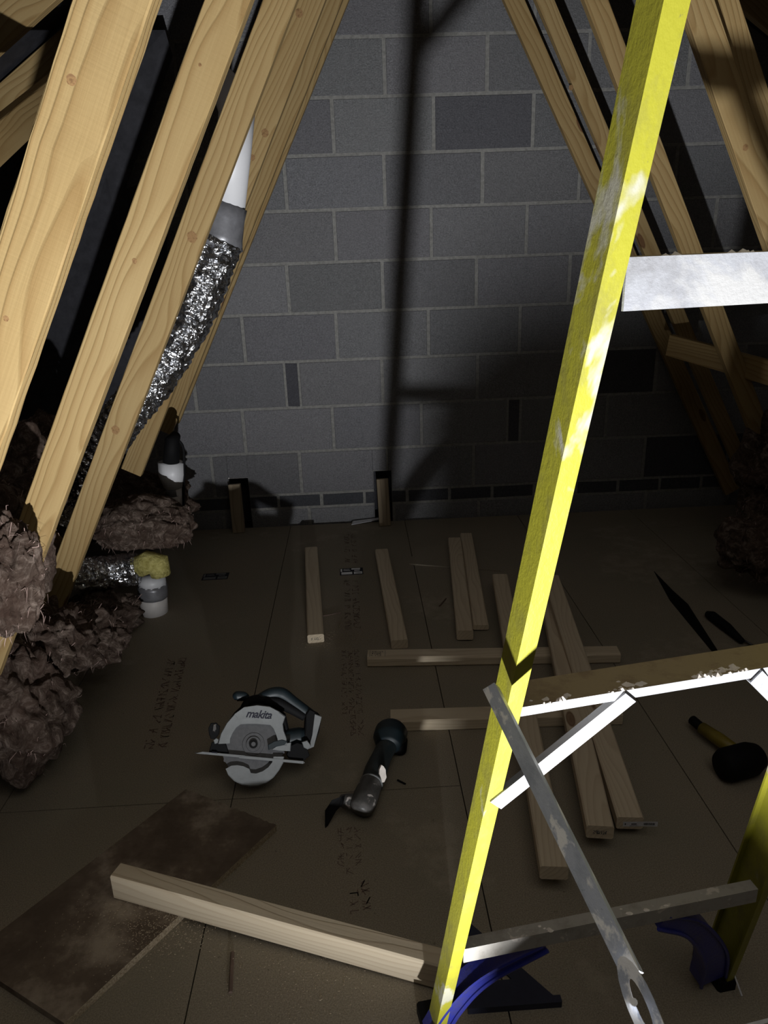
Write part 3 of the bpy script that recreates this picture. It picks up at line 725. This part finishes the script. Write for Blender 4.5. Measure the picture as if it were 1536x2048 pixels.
# ================================================================== DUCT AND PIPES
def foil_tube(name, pts, r_, parent, n=44, m_=9, ridge=.035, crump=.16, seed=0):
    sp_ = spline(pts, m_)
    # resample evenly
    cum = [0]
    for a, b_ in zip(sp_[:-1], sp_[1:]): cum.append(cum[-1]+(b_-a).length)
    step = .0055; L = cum[-1]; out = []; j = 0
    for i in range(int(L/step)+1):
        s_ = i*step
        while j < len(cum)-2 and cum[j+1] < s_: j += 1
        t = (s_-cum[j])/max(1e-6, cum[j+1]-cum[j]); out.append(sp_[j].lerp(sp_[j+1], min(1, t)))
    def fn(i, k):
        th = 2*math.pi*k/n; s_ = i*step
        c1 = noise.noise(V((math.cos(th)*2.6, math.sin(th)*2.6, s_*22+seed)))
        c2 = abs(noise.noise(V((math.cos(th)*4, math.sin(th)*4, s_*48+seed))))
        return 1 + ridge*math.sin(s_*2*math.pi/.028+c1*2.5) + crump*.6*c1 - crump*.75*c2
    q = MB(); q.tube(out, r_, n, fn=fn); return q.build(name, [M_FOIL], parent)
DY = 2.47
duct = empty('foil_duct', wl(130, 1100, DY), 'crumpled silver foil duct sloping down behind the left truss timbers, taped at the top', 'duct')
dpx = [(443, 478), (436, 520), (417, 575), (388, 640), (350, 708), (305, 775), (256, 836), (212, 905), (172, 975), (140, 1040)]
foil_tube('foil_sleeve', [wl(x-10 if 0 < i < 8 else x, y, DY) for i, (x, y) in enumerate(dpx)], .071, duct)
q = MB(); q.tube([wl(458, 408, DY), wl(451, 435, DY), wl(444, 470, DY), wl(441, 492, DY)], [.057, .060, .064, .068], 28, fn=lambda i, k: 1+.03*math.sin(k*3+i)); q.build('tape_collar', [M_TAPE], duct, True)
pipe = MB(); pipe.tube([wl(455, 416, DY), wl(468, 290, DY), wl(474, 225, DY), wl(462, 190, DY+.12), wl(440, 165, DY+.3)], .054, 32)
tag(pipe.build('vent_pipe', [M_PVC], None, True), 'white plastic vent pipe above the foil duct, rising behind a truss timber', 'pipe')
d2_ = empty('foil_duct', wl(180, 1150, 2.5), 'horizontal crumpled foil duct running to the taped white pipe near the floor', 'duct')
fy = 2.56
foil_tube('foil_sleeve', [wl(60, 1155, 2.40), wl(110, 1150, 2.44), wl(170, 1148, 2.50), wl(225, 1143, fy), wl(276, 1136, fy+.01)], .062, d2_, seed=9)
yw = MB(); yw.tube([wl(276, 1135, fy), wl(296, 1124, fy), wl(316, 1128, fy), wl(322, 1150, fy)], [.040, .046, .046, .036], 22, fn=lambda i, k: 1+.16*noise.noise(V((i*1.3, k*.7, 2)))); yw.build('inner_insulation', [M_YWOOL], d2_, True)
wp = empty('soil_pipe', fl(308, 1238), 'short white pipe with grey tape standing at the end of the foil duct', 'pipe')
pb = fl(309, 1224); pt_ = wl(303, 1150, pb.y)
q = MB(); q.tube([pb, pb.lerp(pt_, .55)], .054, 32); q.build('pipe', [M_PVCDIRTY], wp, True)
q = MB(); q.tube([pb.lerp(pt_, .42), pb.lerp(pt_, .5), pb.lerp(pt_, .68), pb.lerp(pt_, .78)], [.0555, .0575, .057, .055], 32, fn=lambda i, k: 1+.012*math.sin(k*1.7+i*2)); q.build('grey_tape', [M_TAPE], wp, True)
q = MB(); q.tube([pb.lerp(pt_, .76), pb.lerp(pt_, .9), pb.lerp(pt_, 1.0)], [.0545, .052, .043], 32, fn=lambda i, k: 1+.05*math.sin(k*2.1+i*3)); q.build('pipe_collar', [M_PVC], wp, True)
p2 = empty('soil_pipe', wl(345, 1040, 2.95), 'white taped pipe standing in the left corner behind the insulation', 'pipe')
q = MB(); q.tube([wl(350, 1010, 2.95), wl(349, 975, 2.95)], .030, 24); q.build('pipe', [M_PVCDIRTY], p2, True)
q = MB(); q.tube([wl(348, 990, 2.95), wl(346, 968, 2.95)], .032, 24, fn=lambda i, k: 1); q.build('grey_tape', [M_TAPE], p2, True)
q = MB(); q.tube([wl(347, 975, 2.95), wl(343, 950, 2.95), wl(342, 925, 2.95)], [.036, .052, .053], 28, fn=lambda i, k: 1+.02*math.sin(k*1.4)); q.build('pipe_collar', [M_PVC], p2, True)
q = MB(); q.tube([wl(342, 925, 2.95), wl(345, 880, 2.95), wl(352, 870, 2.98)], [.034, .030, .02], 24); q.build('black_pipe_top', [M_BLACK], p2, True)
q = MB(); q.tube(spline([wl(354, 878, 2.95), wl(366, 895, 2.95), wl(368, 940, 2.95), wl(366, 1010, 2.97)], 6), .006, 8)
tag(q.build('black_cable', [M_BLACK], None, True), 'thin black cable looping down beside the corner pipe', 'cable')

# ================================================================== MINERAL WOOL
def wool(loc, rad, seed, label, group='mineral wool quilts along the eaves', sub=5, amp=.42, hairs=260, rot=0.):
    bm = bmesh.new(); bmesh.ops.create_icosphere(bm, subdivisions=sub+1, radius=1.)
    R_ = V(rad); rt_ = Matrix.Rotation(rot, 3, 'Y')
    for v_ in bm.verts:
        d = v_.co.normalized(); p = d*1.5+V((seed*3.1, 0, 0))
        w_ = V((noise.noise(p*1.7), noise.noise(p*1.7+V((9, 0, 0))), noise.noise(p*1.7+V((0, 9, 0)))))*.35
        n_ = noise.noise((p+w_)*1.0)*amp*.8 + noise.noise((p+w_)*2.3)*amp*.34 + .08 + (1-abs(noise.noise((p+w_)*3.1)))**2*amp*.14 + noise.noise((p+w_)*8)*.03 + noise.noise((p+w_)*17)*.014
        fold = .05*math.sin(7*d.z+5*noise.noise(p*1.5)) + noise.noise(p*30)*.007
        k = 1+n_-.15+fold
        c_ = V((d.x*R_.x, d.y*R_.y, d.z*R_.z))*k; v_.co = rt_ @ c_
    me = bpy.data.meshes.new('insulation'); bm.to_mesh(me); bm.free(); me.materials.append(M_WOOL)
    for p in me.polygons: p.use_smooth = True
    o = bpy.data.objects.new('mineral_wool_quilt', me); C.objects.link(o); o.location = loc
    tag(o, label, 'insulation', group)
    # loose fibres
    q = MB(); r_ = random.Random(seed); vs_ = me.vertices; nv = len(vs_)
    for i in range(hairs):
        v_ = vs_[r_.randrange(nv)]; p = v_.co.copy(); d = (v_.normal+V((r_.gauss(0, .9), r_.gauss(0, .9), r_.gauss(0, .9)))).normalized()
        L = r_.uniform(.008, .034); mid = p+d*L*.5+V((r_.gauss(0, 1), r_.gauss(0, 1), r_.gauss(0, 1)))*L*.16; e = p+d*L+V((0, 0, -L*.3))
        s_ = d.cross(V((r_.random(), r_.random(), 1))).normalized()*.0008
        q.add([p-s_, p+s_, mid+s_, mid-s_, e], [(0, 1, 2, 3), (3, 2, 4)])
    f = obj('loose_fibres', q.v, q.f, M_FIBRE); f.parent = o; f['kind'] = 'stuff'
    return o
wool(wl(282, 1046, 2.66), (.215, .13, .105), 1, 'rolled brown mineral wool above the horizontal foil duct', amp=.22, rot=.05)
wool(wl(170, 1275, 2.12), (.125, .12, .10), 2, 'brown mineral wool heap below the horizontal foil duct', amp=.45)
wool(wl(95, 1290, 1.90), (.12, .15, .11), 3, 'brown mineral wool curling round the foot of the duct-side truss timber', amp=.5)
wool(wl(35, 1420, 1.70), (.13, .16, .17), 4, 'lowest mineral wool bunch at the left edge of the picture, on the floor', amp=.42)
wool(wl(-60, 1320, 1.72), (.14, .13, .20), 12, 'mineral wool at the far left edge below the second truss timber foot', amp=.4)
wool(wl(18, 1160, 1.50), (.075, .05, .15), 5, 'paler mineral wool pushed over the foot of the second truss timber', amp=.4, rot=.25)
wool(wl(-30, 1080, 1.75), (.15, .12, .20), 13, 'mineral wool swirl at the left edge beside the second truss timber', amp=.4)
wool(wl(45, 960, 2.3), (.15, .14, .16), 6, 'dim mineral wool seen between the first two left truss timbers', amp=.45)
wool(wl(75, 900, 2.7), (.10, .10, .12), 7, 'small dim mineral wool tuft high in the left eaves', amp=.5)
wool(wl(170, 1010, 3.15), (.45, .2, .18), 8, 'dark mineral wool mass in the left corner by the block wall', amp=.35)
wool(wl(200, 1230, 2.52), (.15, .10, .10), 14, 'dark mineral wool filling under the end of the foil duct', amp=.35)
wool(wl(1515, 1090, 2.5), (.14, .14, .12), 9, 'dark mineral wool heap at the right edge beyond the ladder', 'mineral wool in the right eaves', amp=.45)
wool(wl(1540, 950, 2.75), (.13, .13, .25), 10, 'dim mineral wool hanging between the right truss timbers', 'mineral wool in the right eaves', amp=.45)
wool(wl(1640, 860, 2.6), (.16, .13, .3), 11, 'brown mineral wool at the right edge beside the truss timber', 'mineral wool in the right eaves', amp=.4)

# ================================================================== CIRCULAR SAW
sc = 1/.722/1000
O = fl(500, 1577, .0)
vd = (CAM-fl(500, 1500, .06)).normalized(); e1 = (RT-vd*RT.dot(vd)).normalized(); e2 = vd.cross(e1).normalized()
O = O+vd*.03+V((0, 0, .002))
def sq(x, y, n=0.): return O+e1*((x-500)*sc)+e2*((1577-y)*sc)+vd*n
saw = empty('circular_saw', fl(505, 1560), 'cordless circular saw with grey blade guard lying tilted on the floor', 'power tool')
def plate(name, pts, n0, n1, mats, parent=saw, ch=.0018, holes=None, smooth=False, fr=None):
    q = MB(); P = fr or sq
    cx = sum(p[0] for p in pts)/len(pts); cy = sum(p[1] for p in pts)/len(pts)
    k = ch/sc
    def shr(p, d):
        vx, vy = p[0]-cx, p[1]-cy; L = math.hypot(vx, vy) or 1; return (p[0]-vx/L*d, p[1]-vy/L*d)
    a = [P(*p, n0) for p in pts]; b_ = [P(*p, n1-ch) for p in pts]; c2 = [P(*shr(p, k), n1) for p in pts]; n = len(pts)
    q.add(a+b_+c2, [(i, (i+1) % n, n+(i+1) % n, n+i) for i in range(n)]+[(n+i, n+(i+1) % n, 2*n+(i+1) % n, 2*n+i) for i in range(n)]+[tuple(range(n)), tuple(range(2*n, 3*n))])
    return q.build(name, mats, parent, smooth)
def ringplate(name, outer, inner, n0, n1, mat, parent=saw):
    q = MB(); n = len(outer)
    ao = [sq(*p, n0) for p in outer]; ai = [sq(*p, n0) for p in inner]; bo = [sq(*p, n1) for p in outer]; bi = [sq(*p, n1) for p in inner]
    c_ = [((o_[0]*.93+i_[0]*.07), (o_[1]*.93+i_[1]*.07)) for o_, i_ in zip(outer, inner)]
    bo2 = [sq(*p, n1) for p in c_]; bo = [sq(*p, n1-.003) for p in outer]
    vv = ao+ai+bo+bi+bo2; f = []
    for i in range(n-1):
        j = i+1
        f += [(i, j, 2*n+j, 2*n+i), (2*n+i, 2*n+j, 4*n+j, 4*n+i), (4*n+i, 4*n+j, 3*n+j, 3*n+i), (3*n+i, 3*n+j, n+j, n+i), (i, j, n+j, n+i)]
    f += [(0, n, 3*n, 4*n, 2*n), (n-1, 2*n-1, 4*n-1, 5*n-1, 3*n-1)]
    q.add(vv, f); return q.build(name, [mat], parent)
bc = (502, 1497)                                           # arbor
def circ(r_, a0, a1, n=24, c=bc, sy=1.): return [(c[0]+r_*math.cos(math.radians(a0+(a1-a0)*i/n)), c[1]-r_*sy*math.sin(math.radians(a0+(a1-a0)*i/n))) for i in range(n+1)]
# blade with teeth
tooth = []
for i in range(96):
    a = math.radians(i*3.75); r_ = 60 if i % 4 else 62.5; tooth.append((bc[0]+r_*math.cos(a), bc[1]-r_*math.sin(a)))
bl = plate('blade', tooth, .010, .0125, [M_STEEL], ch=.0004)
def clampn(pts): return pts
# fixed upper guard: outer outline and window
outer = [(436, 1497), (440, 1478), (450, 1458), (464, 1441), (482, 1429), (505, 1425), (528, 1427), (545, 1435), (560, 1446), (556, 1460), (558, 1472), (564, 1486), (566, 1500)]
inner = [(458, 1496), (458, 1487), (462, 1477), (468, 1467), (476, 1461), (490, 1460), (505, 1460), (520, 1461), (532, 1462), (538, 1468), (544, 1480), (547, 1488), (548, 1498)]
ringplate('upper_guard', outer, inner, -.004, .034, M_SAWGREY)
# back of the guard housing
plate('guard_back', [(440, 1497), (446, 1465), (470, 1438), (505, 1428), (545, 1437), (560, 1470), (566, 1500), (540, 1512), (460, 1512)], -.012, .004, [M_STEEL])
# lettering plate and lettering
plate('badge_panel', [(463, 1443), (480, 1430), (505, 1426), (530, 1429), (548, 1438), (536, 1452), (470, 1451)], .033, .0352, [M_SAWGREY], ch=.0006)
cu = bpy.data.curves.new('lettering', 'FONT'); cu.body = 'makita'; cu.size = 1.; cu.shear = .32; cu.offset = .022; cu.space_character = .93
tob = bpy.data.objects.new('tmp', cu); C.objects.link(tob); bpy.context.view_layer.update()
tme = bpy.data.meshes.new_from_object(tob.evaluated_get(bpy.context.evaluated_depsgraph_get())); bpy.data.objects.remove(tob)
xs_ = [v_.co.x for v_ in tme.vertices]; wtx = max(xs_)-min(xs_)
def place_text(me, p0, ax, ay, width, hs=1.0):
    k = width/wtx
    for v_ in me.vertices:
        c_ = v_.co.copy(); v_.co = p0+ax*(c_.x-min(xs_))*k+ay*c_.y*k*hs - saw.location
tdir = (sq(533, 1450)-sq(485, 1447)).normalized()
place_text(tme, sq(485, 1448, .0357), tdir, vd.cross(tdir).normalized(), 49*sc, 1.05)
tme.materials.clear(); tme.materials.append(M_PRINTBLACK)
to = bpy.data.objects.new('lettering', tme); C.objects.link(to); to.parent = saw
# arbor hub
for r_, n0, n1, mt in ((21, .012, .0145, M_STEEL), (14, .0145, .019, M_STEEL), (8, .019, .026, M_BLACK), (4.5, .026, .029, M_STEEL)):
    plate('arbor_flange' if r_ > 8 else 'arbor_bolt', circ(r_, 0, 345, 23), n0, n1, [mt], ch=.0008)
# moving lower guard: crescent below the plate
lo_out = [(453, 1541), (458, 1552), (470, 1563), (485, 1570), (500, 1573), (515, 1572), (530, 1567), (543, 1557), (553, 1544), (560, 1531), (561, 1520)]
lo_in = [(454, 1541), (463, 1536), (474, 1535), (486, 1537), (497, 1542), (500, 1549), (510, 1550), (522, 1546), (532, 1539), (539, 1530), (541, 1520)]
ringplate('lower_guard', lo_out, lo_in, .002, .028, M_SAWGREY)
plate('guard_lever', [(529, 1499), (540, 1492), (556, 1489), (566, 1492), (560, 1499), (545, 1502), (531, 1508)], .028, .036, [M_TEAL])
plate('guard_link', [(537, 1507), (550, 1497), (573, 1494), (572, 1510), (550, 1509)], .022, .034, [M_SAWGREY])
# base plate, seen on edge: a thin shoe at right angles to the blade
b0, b1 = sq(394, 1513), sq(601, 1531)
bx = (b1-b0).normalized(); bn = vd.cross(bx).normalized()
q = MB(); L = (b1-b0).length
prof = [(0, 0), (.012, .028), (L-.008, .028), (L, .02), (L, -.052), (.05, -.052), (.0, -.012)]
q.prism([(p[0], p[1]) for p in prof], b0-bn*.0012, bx, vd, bn, .0024)
q.prism([(.004, 0), (L*.45, 0), (L*.45, .0055), (.02, .0055)], b0+vd*.027-bn*.001, bx, bn, vd, .002)
q.prism([(L*.40, 0), (L-.004, 0), (L-.004, .0065), (L*.40, .0065)], b0+vd*.027-bn*.003, bx, bn, vd, .002)
q.build('base_plate', [M_SAWGREY], saw)
# depth scale and front knob
plate('scale_slot', [(426, 1511), (436, 1512), (436, 1514), (426, 1513)], .0300, .0306, [M_PRINTBLACK], ch=.0001)
plate('bevel_bracket', [(420, 1512), (424, 1494), (436, 1490), (450, 1496), (457, 1513)], -.01, .022, [M_BLACK])
plate('bevel_knob', [(418, 1480), (416, 1468), (420, 1459), (430, 1458), (437, 1464), (437, 1478), (430, 1488), (422, 1488)], .006, .024, [M_BLACK])
plate('clamp_lever', [(425, 1462), (430, 1461), (432, 1470), (429, 1476), (424, 1474)], .024, .028, [M_BRIGHT])
plate('bracket_screw', [(427, 1490), (432, 1486), (438, 1489), (436, 1495), (430, 1497)], .020, .026, [M_SAWGREY])
# motor housing and handle, behind the guard
def blob(name, pts, rads, mat, flat=1., n=16, parent=saw):
    q = MB(); q.tube(spline(pts, 6), [rads[min(len(rads)-1, int(i/6))]*(1-(i/6 % 1))+rads[min(len(rads)-1, int(i/6)+1)]*(i/6 % 1) for i in range(6*(len(pts)-1)+1)], n, flat=flat); return q.build(name, [mat], parent, True)
blob('motor_housing', [sq(548, 1492, -.02), sq(572, 1487, -.022), sq(592, 1484, -.022), sq(604, 1484, -.022)], [.024, .027, .027, .022], M_TEAL)
plate('battery_mount', [(601, 1440), (608, 1430), (624, 1437), (632, 1446), (629, 1470), (620, 1498), (606, 1506), (598, 1494), (600, 1470)], -.045, .004, [M_BLACK], ch=.004)
plate('battery_rail', [(618, 1440), (632, 1445), (630, 1455), (618, 1502), (608, 1506), (614, 1480)], .002, .010, [M_SAWGREY], ch=.002)
blob('main_handle', [sq(506, 1413, -.022), sq(530, 1402, -.02), sq(552, 1402, -.02), sq(575, 1417, -.02), (sq(600, 1434, -.02)), sq(618, 1446, -.02)], [.013, .017, .019, .017, .016, .015], M_TEAL)
blob('handle_grip', [sq(520, 1416, -.012), sq(545, 1419, -.012), sq(572, 1431, -.012), sq(600, 1446, -.014)], [.012, .016, .013, .011], M_BLACK)
blob('front_handle_arm', [sq(478, 1440, -.014), sq(486, 1420, -.016), sq(502, 1413, -.018), sq(530, 1414, -.018)], [.012, .012, .013, .014], M_BLACK)
blob('front_knob', [sq(459, 1410, -.02), sq(465, 1407, -.018), sq(478, 1407, -.018), sq(487, 1410, -.018)], [.007, .014, .013, .008], M_TEAL)
plate('gear_case', [(446, 1462), (462, 1438), (480, 1420), (505, 1414), (540, 1420), (562, 1440), (570, 1470), (560, 1500), (460, 1500)], -.04, -.010, [M_BLACK], ch=.006)
plate('rear_bracket', [(566, 1516), (572, 1500), (585, 1494), (604, 1500), (610, 1518), (600, 1527), (572, 1524)], -.02, .018, [M_BLACK])
plate('dust_nozzle', [(594, 1493), (604, 1490), (612, 1500), (606, 1507), (598, 1503)], .01, .022, [M_SAWGREY])
# polished glint face on the blade
# ================================================================== MULTI-TOOL
mt = empty('multi_tool', fl(740, 1560), 'dusty dark green cordless multi-tool with a flat blade lying on the floor', 'power tool')
def gp(x, y, z_): return fl(x, y, z_)
blob('body', [gp(742, 1568, .030), gp(752, 1540, .032), gp(764, 1512, .033), gp(776, 1488, .036), gp(782, 1474, .040)], [.028, .030, .027, .028, .036], M_TOOLBODY, parent=mt, n=20)
blob('battery', [gp(776, 1492, .040), gp(779, 1477, .042), gp(783, 1463, .042), gp(786, 1456, .040)], [.034, .047, .047, .036], M_TEAL, parent=mt, n=20, flat=.85)
q = MB(); a = gp(798, 1500, .028); q.tube([gp(790, 1466, .03), gp(797, 1484, .024), gp(802, 1502, .02)], [.022, .027, .016], 16); q.build('battery_base', [M_BLACK], mt, True)
blob('gear_head', [gp(742, 1566, .031), gp(735, 1585, .034), gp(728, 1603, .036), gp(722, 1618, .034), gp(719, 1626, .030)], [.029, .032, .033, .030, .018], M_TOOLHEAD, parent=mt, n=20)
q = MB(); q.tube([gp(743, 1566, .031), gp(742, 1569, .031)], .0312, 24); q.build('seam_ring', [M_SAWGREY], mt, True)
blob('blade_clamp', [gp(722, 1606, .034), gp(705, 1604, .034), gp(690, 1602, .033), gp(682, 1600, .032)], [.022, .021, .018, .014], M_TOOLHEAD, parent=mt, n=16)
q = MB(); zb = .045
bpts = [gp(690, 1590, .05), gp(682, 1594, .055), gp(664, 1600, .05), gp(650, 1621, .03), gp(650, 1656, .001), gp(655, 1652, .001), gp(672, 1622, .03), gp(686, 1608, .045)]
q.add(bpts+[p+V((.001, -.001, .0016)) for p in bpts], [tuple(range(8)), tuple(range(8, 16))]+[(i, (i+1) % 8, 8+(i+1) % 8, 8+i) for i in range(8)])
q.build('cutting_blade', [M_BLACK], mt)
stick((795, 1560), (811, 1568), .0025, .004, M_BLACK, 'hex_key', 'thin dark hex key on the floor beside the multi-tool', 'hex key')
q = MB(); r_ = random.Random(4); pc = gp(766, 1547, .060)
pl = [pc+(e1*math.cos(t)*.010*r_.uniform(.6, 1.3)+e2*math.sin(t)*.020*r_.uniform(.7, 1.2)) for t in [i*.628 for i in range(10)]]
q.add(pl+[p-vd*.02 for p in pl], [tuple(range(10))]+[(i, (i+1) % 10, 10+(i+1) % 10, 10+i) for i in range(10)]); q.build('plaster_splash', [M_PLASTER], mt)

# ================================================================== SPEED SQUARE
z = .0045; q = MB()
T1, T2, T3 = fl(905, 1815, z), fl(1122, 2004, z), fl(935, 2018, z)
ce = (T1+T2+T3)/3
def sh_(p, k): return p.lerp(ce, k)
oo = [T1, T2, T3]; ii = [sh_(p, .70) for p in oo]
dn = V((0, 0, -.0035))
q.add(oo+ii, [(i, (i+1) % 3, 3+(i+1) % 3, 3+i) for i in range(3)])
q.add([p+dn for p in oo+ii], [(i, (i+1) % 3, 3+(i+1) % 3, 3+i) for i in range(3)])
q.add(oo+[p+dn for p in oo], [(i, (i+1) % 3, 3+(i+1) % 3, 3+i) for i in range(3)]); q.add(ii+[p+dn for p in ii], [(i, (i+1) % 3, 3+(i+1) % 3, 3+i) for i in range(3)])
sqo = empty('speed_square', (ce.x, ce.y, 0), 'dark navy triangular square lying on the floor under the bottom rung', 'set square')
q.build('blade', [M_NAVY], sqo)
q = MB(); q.box((T3+T2)/2+V((0, 0, .002)), (T2-T3).normalized(), V((-(T2-T3).normalized().y, (T2-T3).normalized().x, 0)), UPZ, (T2-T3).length/2, .007, .008, .001); q.build('fence', [M_NAVY], sqo)

# ================================================================== TOOLS ON THE RIGHT
ma = empty('mallet', fl(1440, 1500), 'mallet with a black rubber head and yellow handle on the floor behind the middle rung', 'mallet')
q = MB(); q.tube([fl(1385, 1440, .03), fl(1404, 1456, .032)], .014, 12); q.build('handle_end', [M_BLACK], ma, True)
q = MB(); q.tube([fl(1404, 1456, .032), fl(1440, 1480, .036), fl(1474, 1503, .040)], [.017, .019, .016], 14); q.build('handle', [M_YHANDLE], ma, True)
q = MB(); q.tube([fl(1440, 1532, .045), fl(1452, 1530, .045), fl(1500, 1517, .045), fl(1514, 1512, .045)], [.034, .043, .043, .034], 24); q.build('head', [M_BLACK], ma, True)
ch_ = empty('chisel', fl(1450, 1260), 'dark handled chisel lying on the floor at right', 'chisel')
q = MB(); q.tube([fl(1414, 1228, .016), fl(1424, 1232, .018), fl(1455, 1256, .018), fl(1484, 1282, .016)], [.012, .019, .018, .010], 14); q.build('handle', [M_BLACK], ch_, True)
q = MB(); q.tube([fl(1484, 1278, .014), fl(1508, 1292, .008)], .004, 8); q.build('blade', [M_STEEL], ch_, True)
q = MB(); q.tube([fl(1488, 1305, .02), fl(1500, 1304, .024), fl(1560, 1302, .024)], [.018, .024, .024], 14); tag(q.build('torch_body', [M_BLACK], None, True), 'black rounded tool handle at the right edge below the chisel', 'tool')
hs = MB(); pts = [fl(1308, 1142, .004), fl(1345, 1180, .004), fl(1376, 1208, .004), fl(1440, 1308, .004), fl(1424, 1302, .004), fl(1340, 1200, .004)]
hs.add(pts+[p-V((0, 0, .002)) for p in pts], [tuple(range(6)), tuple(range(6, 12))]+[(i, (i+1) % 6, 6+(i+1) % 6, 6+i) for i in range(6)])
tag(hs.build('saw_blade', [M_BLACK]), 'long thin dark saw blade flat on the floor left of the chisel', 'saw blade')
bpy.context.view_layer.update()
